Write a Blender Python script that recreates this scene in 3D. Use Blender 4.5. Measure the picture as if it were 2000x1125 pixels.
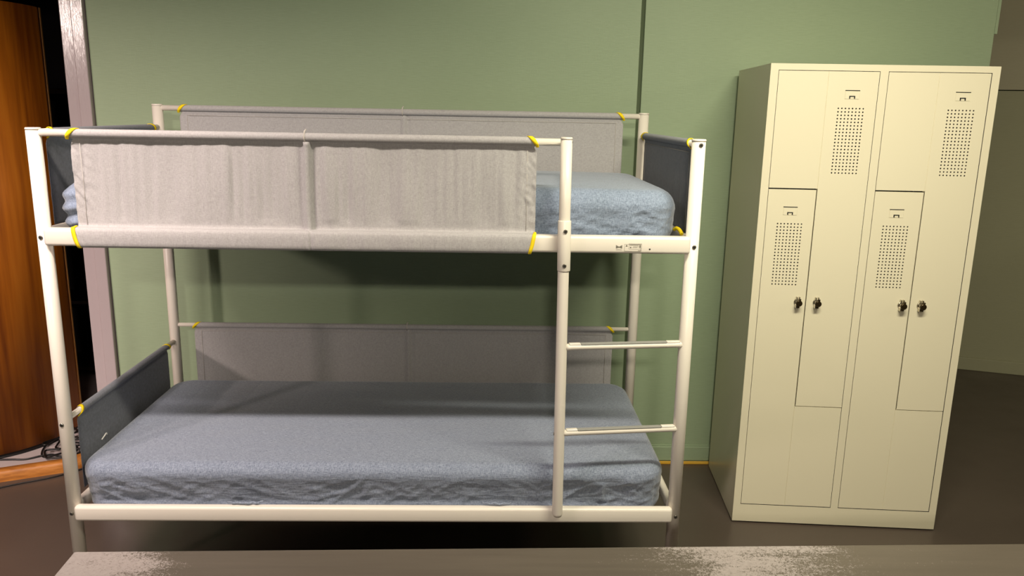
import bpy, bmesh, math, random
from mathutils import Vector, Matrix, noise
random.seed(7)
C = bpy.context.scene.collection
SC = bpy.context.scene
for o in list(bpy.data.objects):
    bpy.data.objects.remove(o)

# ------------------------------------------------------------------ camera
cd = bpy.data.cameras.new('camera'); cam = bpy.data.objects.new('camera', cd); C.objects.link(cam)
cd.sensor_fit = 'HORIZONTAL'; cd.sensor_width = 36.0; cd.lens = 1540.48 / 2000 * 36.0
cd.clip_start = 0.05; cd.clip_end = 60
R_ = Vector((0.99949432, -0.02607835, 0.01819394)); U_ = Vector((-0.01210365, 0.21708351, 0.976078)); F_ = Vector((0.02940411, 0.97580463, -0.21665809))
cam.matrix_world = Matrix(((R_.x, U_.x, -F_.x, 1.32949874), (R_.y, U_.y, -F_.y, -2.37291831), (R_.z, U_.z, -F_.z, 1.60897068), (0, 0, 0, 1)))
SC.camera = cam

# ------------------------------------------------------------------ world, lamps, exposure
w = bpy.data.worlds.new('world'); SC.world = w; w.use_nodes = True
w.node_tree.nodes['Background'].inputs[0].default_value = (1, .9, .75, 1)
w.node_tree.nodes['Background'].inputs[1].default_value = 0.03
def lamp(name, loc, target, size, power, col, spread=180):
    l = bpy.data.lights.new(name, 'AREA'); l.shape = 'RECTANGLE'; l.size, l.size_y = size
    l.energy = power; l.color = col; l.spread = math.radians(spread)
    o = bpy.data.objects.new(name, l); C.objects.link(o); o.location = loc
    d = Vector(target) - Vector(loc)
    o.rotation_euler = d.to_track_quat('-Z', 'Y').to_euler()
    return o
lamp('lamp_near_left', (-0.15, -0.95, 2.62), (-0.10, 0.35, 0.0), (1.1, .08), 27, (1.0, .84, .77), 104)
lamp('lamp_near_right', (2.30, -0.95, 2.62), (2.40, 0.55, 0.1), (1.1, .08), 34, (1.0, .94, .73), 130)
lamp('lamp_far', (1.25, -4.8, 2.72), (1.2, 1.0, .9), (.30, .12), 64, (1.0, .91, .76))
lamp('lamp_side_left', (-2.9, -4.1, 2.47), (-1.4, 1.0, .5), (.35, .30), 17, (1.0, .82, .74), 42)
lamp('fill_recess', (5.6, -1.0, 2.72), (4.8, 2.0, .8), (.3, .3), 17, (1.0, .90, .62))  # added fill that brightens the right recess, no known source there
vs = SC.view_settings
vs.view_transform = 'Standard'; vs.look = 'None'; vs.gamma = 1; vs.use_curve_mapping = False
vs.exposure = -0.02

# ------------------------------------------------------------------ materials
def lin(h):
    r = []
    for i in (0, 2, 4):
        c = int(h[i:i+2], 16) / 255
        r.append(c / 12.92 if c <= .04045 else ((c + .055) / 1.055) ** 2.4)
    return (*r, 1)
class NT:
    def __init__(s, name, col, rough=.5, metal=0, spec=.5):
        s.m = bpy.data.materials.new(name); s.m.use_nodes = True
        s.t = s.m.node_tree; s.b = s.t.nodes['Principled BSDF']
        s.b.inputs['Base Color'].default_value = col if not isinstance(col, str) else lin(col)
        s.b.inputs['Roughness'].default_value = rough; s.b.inputs['Metallic'].default_value = metal
        s.b.inputs['Specular IOR Level'].default_value = spec
    def n(s, kind, **kw):
        x = s.t.nodes.new(kind)
        for k, v in kw.items():
            if k in x.inputs: x.inputs[k].default_value = v
            else: setattr(x, k, v)
        return x
    def l(s, a, b): s.t.links.new(a, b)
    def coord(s, scale=(1, 1, 1), rot=(0, 0, 0), out='Object'):
        c = s.n('ShaderNodeTexCoord'); mp = s.n('ShaderNodeMapping'); mp.inputs['Scale'].default_value = scale
        mp.inputs['Rotation'].default_value = rot
        s.l(c.outputs[out], mp.inputs[0]); return mp.outputs[0]
    def noise(s, scale, co, detail=3, rough=.5):
        x = s.n('ShaderNodeTexNoise'); x.inputs['Scale'].default_value = scale; x.inputs['Detail'].default_value = detail
        x.inputs['Roughness'].default_value = rough; s.l(co, x.inputs['Vector']); return x.outputs['Fac']
    def ramp(s, fac, stops):
        r = s.n('ShaderNodeValToRGB'); e = r.color_ramp.elements
        while len(e) < len(stops): e.new(.5)
        for el, (p, c) in zip(e, stops): el.position = p; el.color = lin(c) if isinstance(c, str) else (c, c, c, 1)
        s.l(fac, r.inputs[0]); return r.outputs[0]
    def mix(s, fac, a, b, mode='MIX'):
        x = s.n('ShaderNodeMix'); x.data_type = 'RGBA'; x.blend_type = mode
        for k, v in ((0, fac), (6, a), (7, b)):
            if hasattr(v, 'is_linked'): s.l(v, x.inputs[k])
            elif isinstance(v, str): x.inputs[k].default_value = lin(v)
            else: x.inputs[k].default_value = v
        return x.outputs[2]
    def math(s, op, a, b=None):
        x = s.n('ShaderNodeMath'); x.operation = op
        for k, v in ((0, a), (1, b)):
            if v is None: continue
            if hasattr(v, 'is_linked'): s.l(v, x.inputs[k])
            else: x.inputs[k].default_value = v
        return x.outputs[0]
    def base(s, c): s.l(c, s.b.inputs['Base Color'])
    def bump(s, h, strength=.3, dist=.002):
        x = s.n('ShaderNodeBump'); x.inputs['Strength'].default_value = strength; x.inputs['Distance'].default_value = dist
        s.l(h, x.inputs['Height'])
        prev = s.b.inputs['Normal']
        if prev.is_linked: s.l(prev.links[0].from_socket, x.inputs['Normal'])
        s.l(x.outputs[0], s.b.inputs['Normal'])

def m_wall(name, a, b, rough=.55):
    t = NT(name, a, rough, spec=.35)
    g = t.noise(1, t.coord((22, 22, 520)), 2); f = t.noise(2.2, t.coord((1, 1, 1)), 4); v = t.noise(1, t.coord((260, 260, 30)), 2)
    t.base(t.mix(t.math('ADD', t.math('MULTIPLY', g, .6), t.math('MULTIPLY', f, .4)), a, b))
    t.bump(g, .35, .0012); t.bump(v, .15, .0008); return t.m
M = {}
M['wall'] = m_wall('sage_wall_fabric', '859678', '9aa98c')
M['wall_dark'] = NT('gap_dark_green', '4a563c', .8).m
M['greywall'] = m_wall('grey_green_paint', '8f8e72', '9f9d82', .6)
M['greyup'] = m_wall('warm_grey_paint', 'a09a82', 'ada790', .6)
t = NT('gloss_pink_grey_paint', 'a5989a', .15, spec=.6)
t.bump(t.noise(1, t.coord((300, 300, 25)), 3), .35, .0015); M['trim'] = t.m
t = NT('floor_paint', '4c423b', .3, spec=.45)
f = t.noise(1.5, t.coord(), 5); t.base(t.mix(f, '453b35', '554a42'))
t.l(t.ramp(t.noise(5, t.coord(), 5), [(.3, .3), (.8, .42)]), t.b.inputs['Roughness'])
t.bump(t.noise(60, t.coord(), 3), .05, .001); M['floor'] = t.m
M['ceil'] = NT('ceiling_paint', 'b9b3a4', .9).m
M['black'] = NT('black_drape', '0c0a0a', .95, spec=.1).m
t = NT('dark_shelf_wood', '1d130d', .6); t.base(t.mix(t.noise(1, t.coord((4, 60, 60)), 3), '1d120b', '33210f')); M['shelf'] = t.m
t = NT('stage_floor_paint', 'b3a6a2', .6); t.base(t.mix(t.noise(7, t.coord(), 5), 'a6989a', 'bdb0ab')); M['stage'] = t.m
def m_wood(name, cs, sc, rough=.48):
    t = NT(name, cs[1], rough, spec=.4)
    a = t.noise(1, t.coord(sc), 5, .6); b = t.noise(1, t.coord((sc[0]*5, sc[1]*5, sc[2]*5)), 3)
    t.base(t.ramp(t.math('ADD', t.math('MULTIPLY', a, .75), t.math('MULTIPLY', b, .25)), [(.3, cs[0]), (.5, cs[1]), (.72, cs[2])]))
    t.bump(b, .1, .001); return t.m
M['wood'] = m_wood('orange_veneer', ('6f3306', 'a85f10', 'be7520'), (11, 11, .55))
M['woodedge'] = m_wood('pale_edge_wood', ('9a6a35', 'b5834a', 'c89a60'), (20, 20, 2))
M['nosing'] = m_wood('nosing_wood', ('8a5220', 'b0702f', 'c98a4a'), (4, 14, 40))
M['strip'] = m_wood('yellow_pine_strip', ('b58018', 'd09c2c', 'ddb048'), (2, 30, 30))
t = NT('white_powder_coat', 'e0d8cc', .32, spec=.5); t.bump(t.noise(220, t.coord(), 2), .04, .0005); M['white'] = t.m
t = NT('locker_paint', 'd9d1b8', .30, spec=.5); t.bump(t.noise(400, t.coord(), 2), .05, .0004); M['locker'] = t.m
M['lockin'] = NT('locker_inside_shade', '14130f', .8).m  # shade of the closed interior put into the colour; near-black
M['slot'] = NT('slot_black', '15130f', .7).m
M['chrome'] = NT('lock_chrome', 'c9c2b2', .25, 1).m
M['lockdark'] = NT('lock_dark_metal', '4a3d28', .3, .8).m
M['screw'] = NT('zinc_screw', '8a867c', .35, 1).m
M['hole'] = NT('screw_socket', '14120f', .8).m
M['grip'] = NT('grey_grip_rubber', '8b8a84', .75).m
M['print'] = NT('grey_print', '6f6a5e', .8).m
M['yellow'] = NT('yellow_binding', 'f0d21e', .7, spec=.2).m
M['tag'] = NT('white_tag', 'e8e6e0', .8).m
M['cable'] = NT('black_rubber', '0e0c0b', .45).m
def m_fabric(name, lo, hi, sc=1.0, rough=.85, bump=.25, sheen=.2):
    t = NT(name, lo, rough, spec=.2)
    a = t.noise(1, t.coord((70*sc, 520*sc, 520*sc)), 3, .6); b = t.noise(1, t.coord((520*sc, 70*sc, 70*sc)), 3, .6)
    c = t.noise(420*sc, t.coord(), 2)
    s_ = t.math('ADD', t.math('MULTIPLY', t.math('ADD', a, b), .41), t.math('MULTIPLY', c, .18))
    t.base(t.ramp(s_, [(.36, lo), (.62, hi)])); t.bump(s_, bump, .0012)
    t.b.inputs['Sheen Weight'].default_value = sheen; return t
M['cloth'] = m_fabric('grey_melange_canvas', '959292', 'b3b0b0', 1.35).m
M['clothshade'] = m_fabric('shaded_melange_canvas', '60636a', '7a7d86', 1.3).m  # same canvas, darkened in colour for side panels facing away from the light
def crease_bump(t):
    # crisp creases pressed into the hanging sides of the sheet
    geo = t.n('ShaderNodeTexCoord'); sp_ = t.n('ShaderNodeSeparateXYZ'); t.l(geo.outputs['Normal'], sp_.inputs[0])
    side = t.ramp(t.math('ABSOLUTE', sp_.outputs[2]), [(.35, 1.0), (.85, .06)])
    hs = None
    for rot, sc in (((0, .55, 0), (4, 7, 17)), ((0, -.5, 0), (3.5, 7, 15)), ((0, .2, 0), (6, 10, 26))):
        n_ = t.noise(1, t.coord(sc, rot), 2, .55)
        r_ = t.math('POWER', t.math('SUBTRACT', 1.0, t.math('MINIMUM', t.math('MULTIPLY', t.math('ABSOLUTE', t.math('SUBTRACT', n_, .5)), 9.0), 1.0)), 2.0)
        hs = r_ if hs is None else t.math('ADD', hs, r_)
    t.bump(t.math('MULTIPLY', hs, side), .22, .003)
t = m_fabric('blue_melange_sheet', '4b5468', '99a2b3', 1.4, .75, .35, .35)
crease_bump(t); M['sheet'] = t.m
t = m_fabric('pale_blue_melange_sheet', '4f5b6d', '97a4ba', 1.4, .7, .35, .35); crease_bump(t); M['sheet2'] = t.m
M['thread'] = NT('pale_thread', 'b9b3ac', .9).m
# worn table paint
t = NT('worn_grey_table_paint', '7a6f62', .4)
co = t.coord((1, 1, 1)); sp = t.noise(170, co, 4, .7); st = t.noise(1, t.coord((3, 45, 10)), 4, .6)
blot = t.noise(1, t.coord((3.4, 8.0, 1)), 3, .55)
sep = t.n('ShaderNodeSeparateXYZ'); tc = t.n('ShaderNodeTexCoord'); t.l(tc.outputs['Object'], sep.inputs[0])
def hump(c, wd):
    d = t.math('DIVIDE', t.math('ABSOLUTE', t.math('SUBTRACT', sep.outputs[0], c)), wd)
    return t.math('MAXIMUM', t.math('SUBTRACT', 1.0, d), 0.0)
TABX = 1.86
area = t.math('ADD', hump(.50 - TABX, .36), t.math('ADD', t.math('MULTIPLY', hump(1.79 - TABX, .30), .80), t.math('MULTIPLY', hump(2.05 - TABX, .35), .30)))
fine = t.noise(420, co, 3, .7)
v = t.math('ADD', t.math('MULTIPLY', area, .36), t.math('ADD', t.math('MULTIPLY', t.math('ADD', sp, fine), .42), t.math('ADD', t.math('MULTIPLY', blot, .42), t.math('MULTIPLY', st, .22))))
worn = t.ramp(v, [(.93, 0.0), (1.0, 1.0)])
t.base(t.mix(worn, t.mix(st, '554d44', '6c6358'), t.mix(sp, '968c88', 'b4aaa6')))
t.bump(t.math('ADD', worn, t.math('MULTIPLY', sp, .3)), .25, .0015)
t.l(t.ramp(worn, [(0, .36), (1, .7)]), t.b.inputs['Roughness']); M['table'] = t.m
M['tableleg'] = NT('table_leg_paint', '4a443c', .5).m

# ------------------------------------------------------------------ mesh helpers
def box(bm, x0, x1, y0, y1, z0, z1, bev=0, seg=2, mi=0):
    b2 = bmesh.new(); bmesh.ops.create_cube(b2, size=1)
    bmesh.ops.scale(b2, vec=(x1-x0, y1-y0, z1-z0), verts=b2.verts)
    bmesh.ops.translate(b2, vec=((x0+x1)/2, (y0+y1)/2, (z0+z1)/2), verts=b2.verts)
    if bev: bmesh.ops.bevel(b2, geom=b2.edges[:], offset=bev, segments=seg, affect='EDGES', profile=.5)
    merge(bm, b2, mi)
def merge(bm, b2, mi=0):
    mp = {v: bm.verts.new(v.co) for v in b2.verts}
    for f in b2.faces:
        try: g = bm.faces.new([mp[v] for v in f.verts]); g.material_index = mi; g.smooth = f.smooth
        except ValueError: pass
    b2.free()
def quad(bm, pts, mi=0):
    f = bm.faces.new([bm.verts.new(p) for p in pts]); f.material_index = mi; return f
def tube(bm, pts, r, seg=14, cap=True, r2=None, mi=0, closed=False, smooth=True):
    """sweep of a circle (or ellipse r x r2) along pts; r may be a list"""
    pts = [Vector(p) for p in pts]; n = len(pts); rings = []
    tang = []
    for i in range(n):
        a = pts[(i-1) % n] if (closed or i > 0) else pts[i]; b = pts[(i+1) % n] if (closed or i < n-1) else pts[i]
        tang.append((b-a).normalized())
    up = Vector((0, 0, 1)) if abs(tang[0].z) < .9 else Vector((0, 1, 0))
    nx = tang[0].cross(up).normalized()
    for i in range(n):
        nx = (nx - tang[i]*nx.dot(tang[i])).normalized(); ny = tang[i].cross(nx)
        ra = r[i] if isinstance(r, (list, tuple)) else r; rb = r2 if r2 else ra
        rings.append([bm.verts.new(pts[i] + nx*math.cos(2*math.pi*k/seg)*ra + ny*math.sin(2*math.pi*k/seg)*rb) for k in range(seg)])
    for i in range(n if closed else n-1):
        A, B = rings[i], rings[(i+1) % n]
        for k in range(seg):
            f = bm.faces.new((A[k], A[(k+1) % seg], B[(k+1) % seg], B[k])); f.smooth = smooth; f.material_index = mi
    if cap and not closed:
        bm.faces.new(rings[0][::-1]).material_index = mi; bm.faces.new(rings[-1]).material_index = mi
def disc_y(bm, x, z, y0, y1, r, seg=20, mi=0, bev=0):
    """short cylinder with its axis along y, front at y0"""
    rr = [r, r] if not bev else [r-bev, r, r]; yy = [y0, y1] if not bev else [y0, y0+bev, y1]
    tube(bm, [(x, y, z) for y in yy], rr, seg, True, None, mi)
def spline(pts, n=8, closed=False):
    pts = [Vector(p) for p in pts]; out = []; m = len(pts)
    for i in range(m if closed else m-1):
        g = (lambda j: pts[j % m]) if closed else (lambda j: pts[min(max(j, 0), m-1)])
        p0, p1, p2, p3 = g(i-1), g(i), g(i+1), g(i+2)
        for k in range(n):
            u = k/n
            out.append(.5*((2*p1) + (p2-p0)*u + (2*p0-5*p1+4*p2-p3)*u*u + (3*p1-p0-3*p2+p3)*u**3))
    if not closed: out.append(pts[-1])
    return out
CEN = {}
def thing(name, label, cat, loc, rotz=0, group=None):
    o = bpy.data.objects.new(name, None); C.objects.link(o); o.empty_display_size = .1
    o.location = loc; o.rotation_euler = (0, 0, rotz); o['label'] = label; o['category'] = cat
    if group: o['group'] = group
    CEN[o] = Vector(loc) if rotz == 0 else Vector((0, 0, 0)); return o
def obj(name, bm, mats, parent=None, label=None):
    me = bpy.data.meshes.new(name)
    bmesh.ops.recalc_face_normals(bm, faces=bm.faces[:])
    lo = Vector([min(v.co[i] for v in bm.verts) for i in range(3)]); hi = Vector([max(v.co[i] for v in bm.verts) for i in range(3)])
    c = (lo+hi)/2
    if parent is None: c.z = lo.z
    bmesh.ops.translate(bm, vec=-c, verts=bm.verts)
    bm.to_mesh(me); bm.free()
    for m in (mats if isinstance(mats, (list, tuple)) else [mats]): me.materials.append(m)
    o = bpy.data.objects.new(name, me); C.objects.link(o); CEN[o] = c
    if parent: o.parent = parent; o.location = c - CEN[parent]
    else: o.location = c
    if label: o['label'] = label
    return o
def tag(o, label, cat, group=None):
    o['label'] = label; o['category'] = cat
    if group: o['group'] = group
    return o
def struct(name, bm, m):
    o = obj(name, bm, m); o['kind'] = 'structure'; return o
def B(): return bmesh.new()

# ------------------------------------------------------------------ room shell
WY = 1.089; XL = -.343; XR = 3.482; H = 2.85
bm = B(); box(bm, -4.5, 7.2, -6.5, 4.6, -.1, 0); struct('floor', bm, M['floor'])
bm = B(); box(bm, -4.5, 7.2, -6.5, 4.6, H, H+.1); struct('ceiling', bm, M['ceil'])
bm = B()   # green wall: two boards with a vertical shadow gap between them
SX = 1.9635; G = .0085
box(bm, XL, SX-G, WY, WY+.1, 0, H, .0015, 1); box(bm, SX+G, XR-.012, WY, WY+.1, 0, H, .0015, 1); box(bm, XR-.012, XR, WY, WY+.1, 1.975, H)
box(bm, SX-.02, SX+.02, WY+.010, WY+.1, 0, H, mi=1)
struct('wall_back', bm, [M['wall'], M['wall_dark']])
bm = B(); box(bm, XL, XR+.012, WY-.012, WY, .014, .086, .004, 2); box(bm, XL, XR+.012, WY-.007, WY, .086, .092, .002, 2)
struct('baseboard_back', bm, M['wall'])
bm = B(); box(bm, XL, XR+.012, WY-.022, WY-.012, 0, .014, .003, 2); struct('trim_1', bm, M['strip'])
# painted jamb at the left end of the green wall
bm = B(); box(bm, -.397, XL-.004, WY-.022, WY+.16, .0, H, .004, 2); box(bm, -.450, -.396, WY-.006, WY+.16, .0, H, .004, 2)
struct('trim_2', bm, M['trim'])
# recess on the right: return wall and angled far wall
P0 = Vector((4.4639, 2.5611, 0)); dr = Vector((.943, -.332, 0)).normalized(); nn = Vector((-dr.y, dr.x, 0))
def slab(bm, u0, u1, off0, off1, z0, z1, mi=0, bev=0):
    b2 = bmesh.new(); box(b2, u0, u1, off0, off1, z0, z1, bev)
    for v in b2.verts: v.co = P0 + dr*v.co.x + nn*v.co.y + Vector((0, 0, v.co.z))
    merge(bm, b2, mi)
bm = B(); slab(bm, -1.6, 3.2, 0, .1, 0, 1.797); slab(bm, -1.6, 3.2, -.012, .1, 1.803, H, 2); slab(bm, -1.6, 3.2, .02, .1, 1.79, 1.81, 1)
struct('wall_far', bm, [M['greywall'], M['wall_dark'], M['greyup']])
bm = B(); slab(bm, -1.6, 3.2, -.014, 0, 0, .085, 0, .004); struct('baseboard_far', bm, M['greywall'])
bm = B(); box(bm, XR-.1, XR, WY+.1, 3.3, 0, H); struct('wall_recess', bm, M['greywall'])
bm = B(); box(bm, 6.9, 7.0, -6.5, 3, 0, H); struct('wall_right', bm, M['greywall'])
bm = B(); box(bm, -4.5, 7.2, -6.5, -6.4, 0, H); struct('wall_front', bm, M['ceil'])
bm = B(); box(bm, -4.5, -4.4, -6.5, 4.6, 0, H); struct('wall_left', bm, M['black'])
bm = B(); box(bm, -4.4, XR-.1, 3.3, 3.4, 0, H); struct('wall_stage', bm, M['black'])
bm = B(); box(bm, XL+.1, XL+.14, WY+.1, 3.3, 0, H); struct('wall_wing', bm, M['black'])
bm = B(); box(bm, -4.4, XR, .78, .92, 2.36, H); struct('trim_3', bm, M['ceil'])
# low stage behind the opening with a curved wooden nosing
edge = spline([(-3.2, .42, 0), (-2.2, .50, 0), (-1.4, .62, 0), (-1.0, .75, 0), (-.79, .845, 0), (-.70, .885, 0), (-.63, .915, 0), (-.545, .96, 0), (-.46, 1.06, 0)], 8)
ST = .046
bm = B(); n = len(edge)
top = [bm.verts.new((p.x, p.y+.03, ST)) for p in edge]; bot = [bm.verts.new((p.x, p.y+.03, 0)) for p in edge]
bk = [bm.verts.new((p.x, 3.29, ST)) for p in edge]
for i in range(n-1):
    bm.faces.new((top[i], top[i+1], bk[i+1], bk[i])); bm.faces.new((bot[i], bot[i+1], top[i+1], top[i]))
quad(bm, [(-.46, 1.09, ST-.0005), (-.245, 1.25, ST-.0005), (-.245, 3.29, ST-.0005), (-.46, 3.29, ST-.0005)])
struct('floor_stage', bm, M['stage'])
bm = B(); prof = [(0, 0.0), (0, .036), (.006, .046), (.014, .05), (.046, .05), (.05, .0465)]
rows = []
for i, p in enumerate(edge):
    tg = (edge[min(i+1, n-1)]-edge[max(i-1, 0)]).normalized(); nr = Vector((-tg.y, tg.x, 0))
    rows.append([bm.verts.new(p + nr*a + Vector((0, 0, b))) for a, b in prof])
for i in range(n-1):
    for k in range(len(prof)-1):
        bm.faces.new((rows[i][k], rows[i+1][k], rows[i+1][k+1], rows[i][k+1])).smooth = True
struct('trim_4', bm, M['nosing'])

# ------------------------------------------------------------------ curved wooden panel on the stage
CX, CY, CR = -1.160, 1.36, .465
pz0, pz1 = ST+.012, 2.03
t_ = thing('curved_wood_panel', 'tall curved orange wood panel standing on the low stage', 'panel', (CX, CY-CR+.01, ST))
bm = B(); A0, A1, NS = -150, 4, 60
ring = []
for k in range(NS+1):
    a = math.radians(A0+(A1-A0)*k/NS)
    ring.append([bm.verts.new((CX+rr*math.cos(a), CY+rr*math.sin(a), z)) for rr, z in ((CR, pz0), (CR, pz1), (CR-.022, pz1), (CR-.022, pz0))])
for k in range(NS):
    for j in range(4):
        f = bm.faces.new((ring[k][j], ring[k+1][j], ring[k+1][(j+1) % 4], ring[k][(j+1) % 4])); f.smooth = (j in (0, 2))
bm.faces.new(ring[0]); bm.faces.new(ring[-1][::-1])
obj('veneer_sheet', bm, M['wood'], t_)
bm = B(); ring = []
for k in range(4):
    a = math.radians(A1+.15+1.4*k/3)
    ring.append([bm.verts.new((CX+rr*math.cos(a), CY+rr*math.sin(a), z)) for rr, z in ((CR+.001, pz0), (CR+.001, pz1), (CR-.023, pz1), (CR-.023, pz0))])
for k in range(3):
    for j in range(4): bm.faces.new((ring[k][j], ring[k+1][j], ring[k+1][(j+1) % 4], ring[k][(j+1) % 4]))
bm.faces.new(ring[0]); bm.faces.new(ring[-1][::-1])
obj('edge_band', bm, M['woodedge'], t_, 'pale wooden edge band')
bm = B(); ring = []
for k in range(NS+1):
    a = math.radians(A0+(A1-A0)*k/NS)
    ring.append([bm.verts.new((CX+rr*math.cos(a), CY+rr*math.sin(a), z)) for rr, z in ((CR-.004, ST), (CR-.004, pz0), (CR-.02, pz0), (CR-.02, ST))])
for k in range(NS):
    for j in range(4): bm.faces.new((ring[k][j], ring[k+1][j], ring[k+1][(j+1) % 4], ring[k][(j+1) % 4]))
obj('base_strip', bm, M['cable'], t_, 'black strip under the panel')

# dark shelf unit in the gap behind
t_ = thing('shelf_unit', 'dark open shelf unit in the black gap behind the stage opening', 'shelf', (-1.05, 2.25, ST))
bm = B()
for x in (-1.42, -.68): box(bm, x-.011, x+.011, 2.1, 2.4, ST, 1.7)
obj('side_panel', bm, M['shelf'], t_)
for z in (.10, .50, .90, 1.30, 1.68):
    bm = B(); box(bm, -1.409, -.691, 2.1, 2.4, z-.011, z+.011, .002, 1); obj('shelf_board', bm, M['shelf'], t_)
bm = B(); box(bm, -1.43, -.67, 2.401, 2.408, ST, 1.7); obj('back_panel', bm, M['black'], t_)

# cables
def cable(pts, z, r, label, jit=0.004):
    def clear(x, y):
        d = math.hypot(x-CX, y-CY); k = max(1, (CR+.016)/d) if x > CX else 1
        return CX+(x-CX)*k, CY+(y-CY)*k
    pts = [clear(*p) for p in pts]
    P = [(x, y, z + r + (random.random()*jit if 0 < i < len(pts)-1 else 0)) for i, (x, y) in enumerate(pts)]
    bm = B(); tube(bm, spline(P, 8), r, 8)
    return tag(obj('cable', bm, M['cable']), label, 'cable', 'black cables by the stage')
cable([(-.99, .93), (-.94, .945), (-.862, .965), (-.802, .968), (-.741, .975), (-.691, 1.008), (-.654, 1.025), (-.605, 1.009), (-.55, 1.03), (-.52, 1.09)], ST, .0042, 'black cable running straight along the pale stage edge below the wood panel')
cable([(-1.02, .88+.03), (-.957, .925), (-.90, .975), (-.83, 1.07), (-.772, 1.15), (-.755, 1.21), (-.73, 1.14), (-.711, 1.052), (-.667, .997), (-.613, 1.042), (-.56, 1.10)], ST, .0042, 'black cable hugging the curved bottom edge of the wood panel')
cable([(-.74, 1.20), (-.75, 1.13), (-.723, 1.108), (-.715, 1.167), (-.69, 1.19), (-.665, 1.086), (-.631, 1.059), (-.689, 1.047), (-.655, .982), (-.625, .966), (-.571, .985), (-.55, 1.05), (-.60, 1.12), (-.66, 1.15)], ST+.009, .0048, 'thick black cable looped in a heap behind the front left bed post')
cable([(-.684, 1.291), (-.644, 1.241), (-.672, 1.193), (-.586, 1.166), (-.628, 1.131), (-.551, 1.105), (-.584, 1.061), (-.502, 1.04), (-.53, 1.03)], ST+.018, .005, 'black cable zigzagging between bed post and grey side panel')
cable([(-.85, .70), (-.812, .748), (-.755, .792), (-.690, .835), (-.63, .868), (-.565, .91), (-.50, .975), (-.44, 1.05)], 0, .0032, 'thin black cable on the dark floor along the wooden stage edge', 0)

# ------------------------------------------------------------------ bunk bed
BL, BD = 1.95, .889
bed = thing('bunk_bed', 'white metal bunk bed with grey cloth side panels and ladder against the green wall', 'bunk bed', (BL/2, BD/2, 0))
W = M['white']
def screw(parent, x, y, z, r=.0062, axis='y', sgn=-1):
    bm = B()
    tube(bm, [(0, 0, 0), (0, .0015*sgn, 0), (0, .003*sgn, 0)], [r, r, r*.8], 16, True, None, 0)
    tube(bm, [(0, .0031*sgn, 0), (0, .0034*sgn, 0)], r*.5, 6, True, None, 1)
    if axis == 'x': bmesh.ops.rotate(bm, verts=bm.verts, cent=(0, 0, 0), matrix=Matrix.Rotation(-math.pi/2, 3, 'Z'))
    bmesh.ops.translate(bm, vec=(x, y, z), verts=bm.verts)
    return obj('screw', bm, [M['screw'], M['hole']], parent, 'dark screw head')
PR = .0206
FT, BT = 1.543, 1.6185
def post(x, y, h, label=None):
    bm = B(); tube(bm, [(x, y, .004), (x, y, h-.006)], PR, 28); p = obj('post', bm, W, bed)
    bm = B(); tube(bm, [(x, y, h-.007), (x, y, h-.003), (x, y, h)], [PR+.0008, PR+.0012, PR-.001], 28); obj('post_cap', bm, W, p)
    bm = B(); tube(bm, [(x, y, 0), (x, y, .006)], PR+.001, 24); obj('foot_pad', bm, M['grip'], p)
    return p
pfl = post(0, 0, FT); pfr = post(BL, 0, FT); pbl = post(0, BD, BT); pbr = post(BL, BD, BT)
for z in (1.2228, .6291, .3259): screw(pfl, -.001, -PR, z)
for z in (1.5255, 1.2205, .3227): screw(pfr, BL+.002, -PR, z)
for z in (.345, .305): screw(pfr, BL+PR, .0, z, .005, 'x', -1)
screw(pfr, BL+PR, 0, .627, .005, 'x', -1)
bm = B(); disc_y(bm, BL-.006, .6347, BD-PR-.0006, BD-PR+.003, .0035, 12); obj('bolt_hole', bm, M['hole'], pbr, 'small black bolt hole')
# long and short frame rails
def rail_box(name, x0, x1, y0, y1, z0, z1):
    bm = B(); box(bm, x0, x1, y0, y1, z0, z1, .009, 3)
    for f in bm.faces: f.smooth = True
    return obj(name, bm, W, bed)
ZU0, ZU1, ZL0, ZL1 = 1.199, 1.2510, .3035, .3545
upf = rail_box('bed_rail', PR*.5, BL-PR*.5, -.030, .012, ZU0, ZU1)
lof = rail_box('bed_rail', PR*.5, BL-PR*.5, -.030, .0, ZL0, ZL1)
rail_box('bed_rail', PR*.5, BL-PR*.5, BD-.004, BD+.026, ZU0, ZU1)
rail_box('bed_rail', PR*.5, BL-PR*.5, BD-.004, BD+.026, ZL0, ZL1)
for z0, z1 in ((ZU0, ZU1), (ZL0, ZL1)):
    for x in (-.006, BL-.002): rail_box('end_rail', x-.012, x+.012, .01, BD-.01, z0+.004, z1-.004)
    bm = B()
    for k in range(11):
        x = .12 + k*(BL-.24)/10; box(bm, x-.03, x+.03, .0, BD, z0-.004, z0+.008)
    obj('slatted_base', bm, M['grip'], bed)
# print on the upper rail
bm = B(); yp = -.0303
def flat(x0, z0, x1, z1): quad(bm, [(x0, yp, z0), (x1, yp, z0), (x1, yp, z1), (x0, yp, z1)])
for s in (1, -1):
    cx = 1.7212; quad(bm, [(cx, yp, 1.2205), (cx+.0095*s, yp, 1.2255), (cx+.0095*s, yp, 1.2145), (cx, yp, 1.2175)])
flat(1.7125, 1.2105, 1.730, 1.2118)
def frame(x0, z0, x1, z1, t=.0007):
    flat(x0, z0, x1, z0+t); flat(x0, z1-t, x1, z1); flat(x0, z0, x0+t, z1); flat(x1-t, z0, x1, z1)
frame(1.7375, 1.207, 1.7875, 1.2285); frame(1.7505, 1.2135, 1.790, 1.2305)
quad(bm, [(1.7405, yp, 1.221), (1.7475, yp, 1.221), (1.744, yp, 1.2275), (1.7439, yp, 1.2275)])
flat(1.754, 1.2165, 1.7585, 1.2205)
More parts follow.
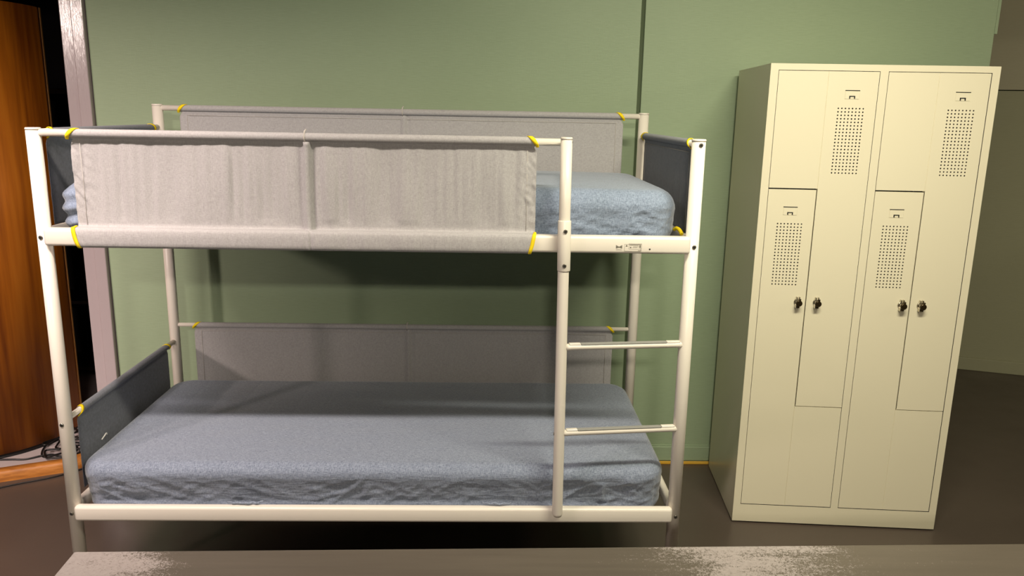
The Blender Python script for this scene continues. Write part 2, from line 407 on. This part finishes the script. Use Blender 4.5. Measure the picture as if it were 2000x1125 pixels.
for z, a, b in ((1.2265, 1.753, 1.787), (1.2245, 1.753, 1.78), (1.2205, 1.764, 1.782), (1.218, 1.762, 1.776)): flat(a, z, b, z+.0011)
flat(1.783, 1.2175, 1.7865, 1.2255); flat(1.779, 1.2085, 1.79, 1.2098)
obj('printed_mark', bm, M['print'], upf, 'small grey printed icons and text box')
bm = B(); disc_y(bm, 1.8147, 1.2137, -.0304, -.027, .0026, 12); obj('bolt_hole', bm, M['hole'], upf, 'small black bolt hole')
# guard rails
GR = .0108
def bar(name, a, b, r=GR):
    bm = B(); tube(bm, [a, b], r, 20); return obj(name, bm, W, bed)
LX = 1.553; LYo = -.046
bar('guard_rail', (.0, 0, 1.529), (LX, 0, 1.5265))
bar('guard_rail', (.0, BD, 1.604), (BL, BD, 1.604))
bar('guard_rail', (.0, BD, .709), (BL, BD, .709), .0085)
bar('guard_rail', (0, .0, 1.528), (0, BD, 1.528)); bar('guard_rail', (BL, .0, 1.528), (BL, BD, 1.528))
bar('guard_rail', (0, .0, .6385), (0, BD, .6385), .0095)
# ladder
LR = .0171
bm = B(); LYp = -.049
path = [(LX+.007, LYp, .341), (LX+.007, LYp, .347), (LX+.006, LYp, .352), (LX+.003, LYp, .8), (LX, LYp, 1.15), (LX-.001, LYp+.004, 1.34), (LX-.002, LYp+.008, FT-.006)]
tube(bm, path, [LR-.004, LR-.0012, LR, LR, LR, LR, LR], 24); lp = obj('ladder_post', bm, W, bed)
bm = B(); tube(bm, [(LX-.002, LYp+.008, FT-.007), (LX-.002, LYp+.008, FT-.003), (LX-.002, LYp+.008, FT)], [LR+.0006, LR+.001, LR-.001], 24); obj('post_cap', bm, W, lp)
bm = B(); tube(bm, [(LX+.001, LYp, 1.148), (LX+.001, LYp, 1.15), (LX, LYp, 1.225), (LX-.001, LYp+.001, 1.298), (LX-.001, LYp+.001, 1.300)], [LR+.0018, LR+.0027, LR+.0029, LR+.0027, LR+.0018], 24); sl = obj('ladder_bracket', bm, W, lp)
for z in (1.2697, 1.1662): screw(sl, LX+.001, LYp-LR-.0025, z)
for z in (.9083, .6268): screw(lp, LX+.003-LR, LYp, z-.003, .005, 'x', 1)
screw(lp, LX-.002+LR, LYp+.006, 1.530, .005, 'x', -1)
for z in (.9083, .6268):
    bm = B(); a = Vector((LX+.004+LR*.6, LYp, z)); b = Vector((BL-PR*.5, -.006, z)); RR = .0098
    pts = [a.lerp(b, q) for q in (0, .035, .07, .93, .965, 1)]
    tube(bm, pts, [RR*1.1, RR*1.05, RR, RR, RR*1.05, RR*1.1], 18)
    for q0, q1 in ((.03, .125), (.86, .975)):
        p, q = a.lerp(b, q0), a.lerp(b, q1); b2 = bmesh.new(); L = (q-p).length
        box(b2, 0, L, -.008, .008, .006, .0125, .001, 1); an = math.atan2(q.y-p.y, q.x-p.x)
        bmesh.ops.rotate(b2, verts=b2.verts, cent=(0, 0, 0), matrix=Matrix.Rotation(an, 3, 'Z')); bmesh.ops.translate(b2, vec=p, verts=b2.verts); merge(bm, b2)
    rg = obj('ladder_rung', bm, W, bed)
    bm = B(); p, q = a.lerp(b, .127), a.lerp(b, .858); L = (q-p).length; an = math.atan2(q.y-p.y, q.x-p.x)
    box(bm, 0, L, -.0085, .0085, .0065, .0118, .001, 1)
    bmesh.ops.rotate(bm, verts=bm.verts, cent=(0, 0, 0), matrix=Matrix.Rotation(an, 3, 'Z')); bmesh.ops.translate(bm, vec=p, verts=bm.verts)
    obj('grip_strip', bm, M['grip'], rg, 'grey anti-slip strip')

# cloth panels slipped over the guard rails
def cloth_panel(O, U, N, L, zr, rr, zb, mat, wr=.003, mid=None, wrap=False, seed=0, ends=(1, 1), inset=.014, stitch=True, midtie=True):
    """sheet hanging from a sleeve round a rail; U runs along the rail, N faces the viewer"""
    O, U, N = Vector(O), Vector(U), Vector(N); Z = Vector((0, 0, 1))
    nu = max(24, int(L/(.0035 if wrap else .006))); bm = B()
    rs = rr+.0018
    prof = []   # (normal offset, z, inset weight, wrinkle weight)
    for k in range(17):
        a = math.radians(-90 - 360*k/16)      # round the rail from beneath, over the back and front
        prof.append((-rs*math.cos(a)*1.0, zr+rs*math.sin(a), .95+.9*math.sin(a), .08))
    z = zr-rs
    nb_ = -.0095 if wrap else -.003
    prof.append((nb_*.6, z-.004, .7, .1)); prof.append((nb_, z-.012, .35, .3)); prof.append((nb_, z-.022, .0, .5))
    zend = ZU1+.006 if wrap else zb
    nv = max(6, int((z-.022-zend)/.008))
    for k in range(1, nv+1):
        f = k/nv; prof.append((nb_, z-.022+(zend-(z-.022))*f, 0, .5+.5*math.sin(math.pi*f)*1.0 if not wrap or f < .9 else .3))
    if wrap:
        q = .0335
        for a_, b_, c_ in ((-.006, ZU1+.0028, .05), (.004, ZU1+.0022, .1), (.018, ZU1+.0022, .2), (q-.008, ZU1+.0022, .3), (q-.003, ZU1-.0005, .4), (q, ZU1-.007, .5), (q+.0008, ZU1-.02, .6), (q+.001, (ZU0+ZU1)/2, .75), (q+.0005, ZU0+.014, .9), (q, ZU0+.005, 1.0), (q-.004, ZU0-.002, 1.1), (q-.014, ZU0-.0032, 1.1), (.0, ZU0-.0032, 1.1)):
            prof.append((a_, b_, c_*1.1, .16 if a_ < .03 else .34))
    rows = []
    for n_, z_, ins, wk in prof:
        row = []
        for i in range(nu+1):
            u0 = inset*ins*ends[0]; u1 = L-inset*ins*ends[1]; u = u0+(u1-u0)*i/nu
            d = 0
            e = min(1, u/.03, (L-u)/.03)
            ww = noise.noise(Vector((u*17+z_*.6, z_*1.6, seed)))*.9 + noise.noise(Vector((u*42-z_*.8, z_*2.2, seed+5)))*.6 + noise.noise(Vector((u*6, z_*2, seed+9)))*.6 + noise.noise(Vector((u*95, z_*4, seed+21)))*.16
            cr = max(0, 1-min(u, L-u)/.07)*noise.noise(Vector((u*70+z_*60, z_*40, seed+3)))*.8
            d += wr*wk*(ww*e + cr)
            if mid is not None and z_ < zr-rs-.0005:
                x = u-mid
                am = .018 if wrap else .006
                dd = am*math.exp(-(x/.0088)**6) - (.004 if wrap else am*.7)*math.exp(-((x-.017)/.006)**2) + (.003 if wrap else 0)*math.exp(-((x+.012)/.0025)**2)
                if wrap and n_ > .006: dd = .0028*math.exp(-((x-.002)/.004)**2) - .003*math.exp(-((x-.009)/.003)**2)
                d += dd
            nd = n_+d
            row.append(bm.verts.new(O+U*u+N*nd+Z*z_))
        rows.append(row)
    for a, b in zip(rows, rows[1:]):
        for i in range(nu): bm.faces.new((a[i], a[i+1], b[i+1], b[i])).smooth = True
    p = obj('cloth_panel', bm, mat, bed)
    so = p.modifiers.new('thickness', 'SOLIDIFY'); so.thickness = .0012; so.offset = -1
    # yellow bindings at the cut-outs round the rail
    def bind(ctr, hw):
        b2 = B(); sp_ = spline(ctr, 6); m_ = len(sp_)-1; rr_ = []
        for i_, p_ in enumerate(sp_):
            h_ = hw*(.30+.70*math.sin(math.pi*(.06+.88*i_/m_))**.7)
            rr_.append([b2.verts.new(p_-U*h_), b2.verts.new(p_+N*.0008), b2.verts.new(p_+U*h_)])
        for a_, b_ in zip(rr_, rr_[1:]):
            for k_ in (0, 1): b2.faces.new((a_[k_], a_[k_+1], b_[k_+1], b_[k_])).smooth = True
        y_ = obj('binding', b2, M['yellow'], p, 'yellow corner binding'); sd = y_.modifiers.new('thickness', 'SOLIDIFY'); sd.thickness = .0022; sd.offset = 0
    for en, u0, s in ((ends[0], 0, 1), (ends[1], L, -1)):
        if not en: continue
        c = O+U*u0; q = rs+.0014; ctr = []
        for a_, ui in ((150, .027), (120, .026), (90, .0235), (60, .0195), (30, .0145), (0, .009), (-30, .004), (-60, .0005)):
            ctr.append(c+U*s*(ui*inset/.014)+N*math.cos(math.radians(a_))*q+Z*(zr+math.sin(math.radians(a_))*q))
        ctr.append(c-U*s*.001+N*.003+Z*(zr-q*1.25))
        bind(ctr, .0072)
        if wrap:
            q = .0362
            bind([c+U*s*.001+N*.004+Z*(ZU1+.006), c+U*s*.0015+N*.018+Z*(ZU1+.0045), c+U*s*.003+N*(q-.007)+Z*(ZU1+.0035), c+U*s*.006+N*q+Z*(ZU1-.008), c+U*s*.0105+N*(q+.001)+Z*(ZU1-.030), c+U*s*.015+N*q+Z*(ZU0+.006), c+U*s*.017+N*(q-.008)+Z*(ZU0-.0042), c+U*s*.017+N*.01+Z*(ZU0-.0042)], .0058)
    if stitch:
        zt = zr-rs-.016
        o1 = -.0005 if not wrap else -.0065
        runs = [] if wrap else [(O+U*.03+N*o1+Z*zt, O+U*(L-.03)+N*o1+Z*zt)]
        zs = ZU1+.008 if wrap else zb
        for u in ((.03, L-.03) if not wrap else (.028, L-.028)): runs.append((O+U*u+N*o1+Z*zt, O+U*u+N*o1+Z*zs))
        for a_, b_ in runs:
            b2 = B(); tube(b2, [a_, b_], .0007, 6); obj('stitching', b2, M['thread'], p, 'pale stitched seam')
    if mid is not None and midtie:
        b2 = B(); c = O+U*(mid-.004)
        tube(b2, [c+N*.001+Z*(zr-rs-.004), c+N*(rs+.001)+Z*(zr), c+N*.003+Z*(zr+rs+.004), c+U*.004-N*.002+Z*(zr+rs+.010)], [.003, .0028, .0026, .002], 8)
        obj('tie_loop', b2, M['thread'], p, 'pale tie loop at the middle seam')
    return p
X, Y = Vector((1, 0, 0)), Vector((0, 1, 0))
cloth_panel((.098, 0, 0), X, -Y, 1.370, 1.5285, GR, None or 1.2, M['cloth'], .0120, mid=.690, wrap=True, seed=1)
cloth_panel((.085, BD, 0), X, -Y, 1.783, 1.604, GR, 1.235, M['cloth'], .0016, mid=.893, seed=2, stitch=True)
cloth_panel((.082, BD, 0), X, -Y, 1.784, .709, .0085, .40, M['cloth'], .0012, mid=.905, seed=3, stitch=True)
cloth_panel((0, .065, 0), Y, X, .765, 1.528, GR, 1.25, M['clothshade'], .0014, seed=4, stitch=False)
cloth_panel((BL, .075, 0), Y, -X, .775, 1.528, GR, 1.245, M['clothshade'], .0014, seed=5, stitch=True)
lpn = cloth_panel((0, .075, 0), Y, X, .735, .6385, .0095, .37, M['clothshade'], .001, seed=6, stitch=False)
bm = B(); tube(bm, spline([(.004, .20, .486), (.007, .215, .494), (.006, .232, .497), (.004, .238, .488)], 5), .003, 6, True, .001); obj('care_tag', bm, M['tag'], lpn, 'tiny white care tag')
bm = B(); tube(bm, spline([(BL-.016, .07, ZU1-.005), (BL-.02, .085, ZU1+.006), (BL-.026, .10, ZU1+.010), (BL-.03, .115, ZU1+.004)], 5), .006, 8); obj('strap_end', bm, M['yellow'], bed, 'yellow strap end at the rail corner')

# ------------------------------------------------------------------ mattresses
def mattress(name, x0, x1, y0, y1, z0, z1, r, rp, mat, label, wr, sag, seed, bunch=None, rleft=None, lean=0):
    bm = B(); hx, hy, hz = (x1-x0)/2, (y1-y0)/2, (z1-z0)/2; c = Vector(((x0+x1)/2, (y0+y1)/2, (z0+z1)/2))
    nx, ny, nz = 330, 96, 26; rp_ = rp
    def lin_(n): return [-1+2*i/n for i in range(n+1)]
    vs_ = {}
    def V(i, j, k):
        if (i, j, k) in vs_: return vs_[(i, j, k)]
        p = Vector((hx*(-1+2*i/nx), hy*(-1+2*j/ny), hz*(-1+2*k/nz)))
        # plan corners
        rp = rleft if (rleft and p.x < 0) else rp_
        qx = max(-(hx-rp), min(hx-rp, p.x)); qy = max(-(hy-rp), min(hy-rp, p.y)); d2 = Vector((p.x-qx, p.y-qy, 0))
        if d2.length > 1e-9:
            m = max(abs(d2.x), abs(d2.y)); d2 = d2.normalized()*m
        p2 = Vector((qx+d2.x, qy+d2.y, p.z))
        # vertical edges rounding: distance to outline
        out = max(0, m - (rp-r)) if d2.length > 1e-9 and (m := d2.length) > rp-r else 0
        nrm = Vector((0, 0, 0))
        side = d2.normalized() if d2.length > 1e-9 else Vector((0, 0, 0))
        qz = max(-(hz-r), min(hz-r, p2.z)); dz = p2.z-qz
        if out > 0 or dz != 0:
            v = side*out+Vector((0, 0, dz)); mm = max(out, abs(dz)); vn = v.normalized()*mm if v.length > 1e-9 else v
            base = p2-side*out; base.z = qz; p3 = base+vn; nrm = v.normalized() if v.length > 1e-9 else nrm
        else: p3 = p2
        w_ = c+p3
        # gentle crown and wrinkles
        topw = max(0, nrm.z); sidew = 1-abs(nrm.z)
        ex = 1-(abs(p3.x)/hx)**4; ey = 1-(abs(p3.y)/hy)**4
        d = Vector((0, 0, 0))
        d.z += topw*sag*ex*ey
        nb = noise.noise(Vector((w_.x*2.6, w_.y*2, seed+11)))
        xe = min(w_.x-x0, x1-w_.x)
        end = max(0, 1-xe/.38)
        amp_x = 1-.75*abs(nrm.x)
        def crease(ca, cb, fa, fb, sd):
            al = w_.x*ca+w_.z*cb+w_.y*ca*.6; ac = -w_.x*cb+w_.z*ca
            q = 1-min(1, abs(noise.noise(Vector((al*fa, ac*fb, sd))))*2.6)
            return q*q*q
        c1 = crease(.86, .5, 6, 27, seed+1); c2 = crease(.93, -.36, 5, 26, seed+4); c3 = crease(.97, .22, 7, 33, seed+8)
        k1 = max(0, min(1, .5+nb*1.8)); amp = wr*(.25+.75*max(0, min(1, nb*1.5+.45))+.7*end)
        if bunch:
            be = max(0, 1-(w_.x-x0)/bunch)**.5
            d += nrm*(1-abs(nrm.z))*be*.006*math.sin((w_.z-z0)*140+2*noise.noise(Vector((w_.x*9, w_.y*6, 3))))
            amp *= 1-.6*be
        soft = noise.noise(Vector((w_.x*6, w_.z*14+w_.y*4, seed+15)))*.7
        lowf = min(1, max(0, (z1-.02-w_.z)/.05))
        sidew *= .25+.75*lowf
        d += nrm*(sidew*amp*amp_x*(soft + 1.25*(k1*c1+(1-k1)*c2) + (.3+.2*end)*c3 - .6))
        if p3.y < 0: d.y += lean*sidew*max(0, (z1-r-w_.z)/(z1-z0))
        d += Vector((0, 0, topw*.0014*noise.noise(Vector((w_.x*5, w_.y*12, seed+20)))))
        # quilted seams run across the mattress
        ph = (w_.x/.108) % 1.0; g = math.exp(-((ph-.5)/.035)**2)
        d -= nrm*.0010*g
        v_ = bm.verts.new(w_+d); vs_[(i, j, k)] = v_; return v_
    def face(a): 
        f = bm.faces.new(a); f.smooth = True
    for i in range(nx):
        for j in range(ny):
            face((V(i, j, nz), V(i+1, j, nz), V(i+1, j+1, nz), V(i, j+1, nz))); face((V(i, j, 0), V(i, j+1, 0), V(i+1, j+1, 0), V(i+1, j, 0)))
    for i in range(nx):
        for k in range(nz):
            face((V(i, 0, k), V(i+1, 0, k), V(i+1, 0, k+1), V(i, 0, k+1))); face((V(i, ny, k), V(i, ny, k+1), V(i+1, ny, k+1), V(i+1, ny, k)))
    for j in range(ny):
        for k in range(nz):
            face((V(0, j, k), V(0, j, k+1), V(0, j+1, k+1), V(0, j+1, k))); face((V(nx, j, k), V(nx, j+1, k), V(nx, j+1, k+1), V(nx, j, k+1)))
    return obj(name, bm, mat, None) if True else None
def as_thing(o, name, label, cat):
    t = thing(name, label, cat, o.location, 0, 'bunk mattresses'); o.parent = t; o.location = (0, 0, 0); CEN[o] = CEN[o]
    return t
m1 = mattress('fitted_sheet', .006, 1.921, .002, .862, ZL0+.009, .482, 0.038, .09, M['sheet'], '', .0070, .004, 3, lean=.042)
t1 = as_thing(m1, 'mattress', 'lower bunk mattress in a dark blue-grey fitted sheet', 'mattress')
for xa, xb, s in ((.488, .612, 0), (1.318, 1.412, 4)):
    bm = B(); L = xb-xa; P_, R_l = [], []
    for q in range(29):
        u = q/28; env = math.sin(math.pi*u)**.4
        up = max(0, noise.noise(Vector((u*6+s, s, 1)))+.2)*.007+.006*max(0, 1-u*3.2)*env
        P_.append((xa+L*u, .004-.016*env-.006*noise.noise(Vector((u*8, s, 4))), 0.3600+up*env)); R_l.append(0.0008+.0040*env*(.8+.5*noise.noise(Vector((u*12, s, 8)))))
    tube(bm, P_, R_l, 8)
    obj('sheet_hem', bm, M['sheet'], m1, 'loose rolled hem poking over the rail')
m2 = mattress('fitted_sheet', .024, 1.921, .030, .855, ZU0+.009, 1.381, .058, .115, M['sheet2'], '', .0078, .012, 9, bunch=.18, rleft=.060, lean=.028)
t2 = as_thing(m2, 'mattress', 'upper bunk mattress in a pale blue-grey wrinkled fitted sheet', 'mattress')

# ------------------------------------------------------------------ steel locker
KW, KH, KD = .8, 1.8, .512
lk = thing('locker', 'cream steel locker cabinet with four Z-shaped doors beside the bunk bed', 'locker', (2.3305, .5324, 0), -.0834)
LM = [M['locker'], M['lockin']]
bm = B()
# front frame
fx = [(0, .0285), (.3855, .4145), (.7725, .8)]; zb, zt = .0805, 1.7775
for a, b in fx: quad(bm, [(a, 0, zb), (b, 0, zb), (b, 0, zt), (a, 0, zt)])
quad(bm, [(0, 0, .006), (KW, 0, .006), (KW, 0, zb), (0, 0, zb)]); quad(bm, [(0, 0, zt), (KW, 0, zt), (KW, 0, KH), (0, 0, KH)])
# shell
quad(bm, [(0, 0, .006), (0, KD, .006), (0, KD, KH), (0, 0, KH)]); quad(bm, [(KW, 0, .006), (KW, KD, .006), (KW, KD, KH), (KW, 0, KH)])
quad(bm, [(0, KD, .006), (KW, KD, .006), (KW, KD, KH), (0, KD, KH)]); quad(bm, [(0, 0, KH), (KW, 0, KH), (KW, KD, KH), (0, KD, KH)])
quad(bm, [(0, 0, .006), (KW, 0, .006), (KW, KD, .006), (0, KD, .006)])
for a, b in ((.0285, .3855), (.4145, .7725)):   # compartment linings
    d = KD-.01
    quad(bm, [(a, 0, zb), (a, d, zb), (a, d, zt), (a, 0, zt)], 1); quad(bm, [(b, 0, zb), (b, d, zb), (b, d, zt), (b, 0, zt)], 1)
    quad(bm, [(a, 0, zb), (b, 0, zb), (b, d, zb), (a, d, zb)], 1); quad(bm, [(a, 0, zt), (b, 0, zt), (b, d, zt), (a, d, zt)], 1)
    quad(bm, [(a, d, zb), (b, d, zb), (b, d, zt), (a, d, zt)], 1)
obj('cabinet_body', bm, LM, lk)
for x in (.03, KW-.03):
    for y in (.03, KD-.03):
        bm = B(); tube(bm, [(x, y, 0), (x, y, .008)], .015, 14); obj('foot', bm, M['slot'], lk)
def perf_rects(rects, hole):
    """split rects round the perforated field; returns quads"""
    out = []
    hx0, hx1, hz0, hz1 = hole
    for x0, x1, z0, z1 in rects:
        if hx0 >= x1 or hx1 <= x0 or hz0 >= z1 or hz1 <= z0: out.append((x0, x1, z0, z1)); continue
        out += [(x0, hx0, z0, z1), (hx1, x1, z0, z1), (hx0, hx1, z0, hz0), (hx0, hx1, hz1, z1)]
    return out
def make_door(ox, kind):
    g = .0022
    bend = ox+.1775; xa, xb = ox+.0017, ox+.3553
    if kind == 'upper':
        rects = [(xa, bend-.001, 1.3565, 1.7755), (bend+.001, xb, .5085, 1.7755)]
        outline = [(xa, 1.3565), (bend-.0005, 1.3565), (bend-.0005, .5085), (xb, .5085), (xb, 1.7755), (xa, 1.7755)]
        vg = (1.3565, 1.7755); hc = (ox+.2670, 1.531); sx, sz = ox+.2670, 1.7095; kx = ox+.2165
    else:
        xr = bend-.0027
        rects = [(xa, xr-.0013, .0830, 1.3515), (bend-.0007, xb, .0830, .5055)]
        rects = [(xa, bend-.004, .0830, .5055), (bend-.002, xb, .0830, .5055), (xa, xr, .5055, 1.3515)]
        outline = [(xa, .083), (xb, .083), (xb, .5055), (xr, .5055), (xr, 1.3515), (xa, 1.3515)]
        vg = (.083, .5055); hc = (ox+.0890, 1.1085); sx, sz = ox+.0870, 1.2865; kx = ox+.1455
    px, pz = .01255, .01215; nx, nz = 8, 20
    hole = (hc[0]-px*nx/2, hc[0]+px*nx/2, hc[1]-pz*nz/2, hc[1]+pz*nz/2)
    bm = B(); yf = .0006
    for x0, x1, z0, z1 in perf_rects(rects, hole): quad(bm, [(x0, yf, z0), (x1, yf, z0), (x1, yf, z1), (x0, yf, z1)])
    gx0, gx1 = (bend-.001, bend+.001) if kind == 'upper' else (bend-.004, bend-.002)
    gm = (gx0+gx1)/2
    quad(bm, [(gx0, yf, vg[0]), (gm, yf+.0014, vg[0]), (gm, yf+.0014, vg[1]), (gx0, yf, vg[1])]); quad(bm, [(gm, yf+.0014, vg[0]), (gx1, yf, vg[0]), (gx1, yf, vg[1]), (gm, yf+.0014, vg[1])])
    for i in range(nx):
        for j in range(nz):
            x0, z0 = hole[0]+i*px, hole[2]+j*pz; cx, cz = x0+px/2, z0+pz/2; r = .0028
            sq = [(1, 0), (1, 1), (0, 1), (-1, 1), (-1, 0), (-1, -1), (0, -1), (1, -1)]
            o_ = [bm.verts.new((cx+a*px/2, yf, cz+b*pz/2)) for a, b in sq]
            n_ = [bm.verts.new((cx+math.cos(math.pi*k/4)*r, yf, cz+math.sin(math.pi*k/4)*r)) for k in range(8)]
            k_ = [bm.verts.new((cx+math.cos(math.pi*k/4)*r, yf+.0012, cz+math.sin(math.pi*k/4)*r)) for k in range(8)]
            for k in range(8):
                bm.faces.new((o_[k], o_[(k+1) % 8], n_[(k+1) % 8], n_[k])); bm.faces.new((n_[k], n_[(k+1) % 8], k_[(k+1) % 8], k_[k]))
    for (x0, z0), (x1, z1) in zip(outline, outline[1:]+outline[:1]):
        quad(bm, [(x0, yf, z0), (x1, yf, z1), (x1, yf+.016, z1), (x0, yf+.016, z0)])
    d = obj('door', bm, M['locker'], lk)
    # pressed name holder with a slot above and a thumb notch below
    bm = B(); box(bm, sx-.0255, sx+.0255, -.0006, .0004, sz-.0300, sz-.0020, .0007, 1)
    box(bm, sx-.026, sx+.026, -.0004, .0006, sz-.0012, sz+.0016, mi=1)
    for a, b, c_, e in ((-.0105, -.0065, -.0285, -.0195), (.0065, .0105, -.0285, -.0195), (-.0105, .0105, -.0220, -.0185)):
        box(bm, sx+a, sx+b, -.0016, 0, sz+c_, sz+e, mi=1)
    obj('name_holder', bm, [M['locker'], M['slot']], d, 'name card slot with dark notch')
    # turn lock with hasp
    zk = .926; bm = B()
    disc_y(bm, kx, zk, -.004, .0004, .0135, 24, 0, .0015); disc_y(bm, kx, zk, -.020, -.004, .0095, 24, 0)
    box(bm, kx-.008, kx-.004, -.014, -.001, zk+.010, zk+.022, .001, 1, 0); box(bm, kx+.002, kx+.006, -.014, -.001, zk+.010, zk+.022, .001, 1, 0)
    disc_y(bm, kx, zk, -.029, -.020, .0118, 24, 1, .002)
    b2 = bmesh.new(); box(b2, -.0035, .0035, -.030, -.019, -.002, .0185, .002, 2); bmesh.ops.rotate(b2, verts=b2.verts, cent=(0, 0, 0), matrix=Matrix.Rotation(.12, 3, 'Y')); bmesh.ops.translate(b2, vec=(kx, 0, zk), verts=b2.verts); merge(bm, b2, 1)
    box(bm, kx-.0055, kx+.0035, -.024, -.004, zk-.0185, zk-.008, .002, 2, 1)
    box(bm, kx-.0095, kx-.0062, -.020, -.002, zk-.0215, zk-.006, .001, 1, 0)
    obj('turn_lock', bm, [M['chrome'], M['lockdark']], d, 'dark metal turn lock on chrome plate')
for ox in (.0287, .4150):
    make_door(ox, 'upper'); make_door(ox, 'lower')

# ------------------------------------------------------------------ worn table in the foreground
tb = thing('table', 'worn grey painted table top with peeling patches in the foreground', 'table', (TABX, -1.3, 0), 0)
e0, e1 = Vector((.5194, -.9467, 0)), Vector((3.2, -.893, 0)); dx = (e1-e0).normalized(); dy = Vector((-.06, 1, 0)).normalized()
bm = B(); NXT, TD = 120, .72
b2 = bmesh.new(); box(b2, 0, (e1-e0).length, -TD, 0, .708, .75, .003, 2)
for v in b2.verts: v.co = e0+dx*v.co.x+dy*v.co.y*1.0+Vector((0, 0, v.co.z))
merge(bm, b2)
obj('tabletop', bm, M['table'], tb)
for x in (.68, 3.05):
    for y in (-1.03, -1.56):
        bm = B(); box(bm, x-.025, x+.025, y-.025, y+.025, 0, .709, .003, 1); obj('leg', bm, M['tableleg'], tb)
for y in (-1.03, -1.56):
    bm = B(); box(bm, .705, 3.025, y-.012, y+.012, .63, .709, .002, 1); obj('apron', bm, M['tableleg'], tb)
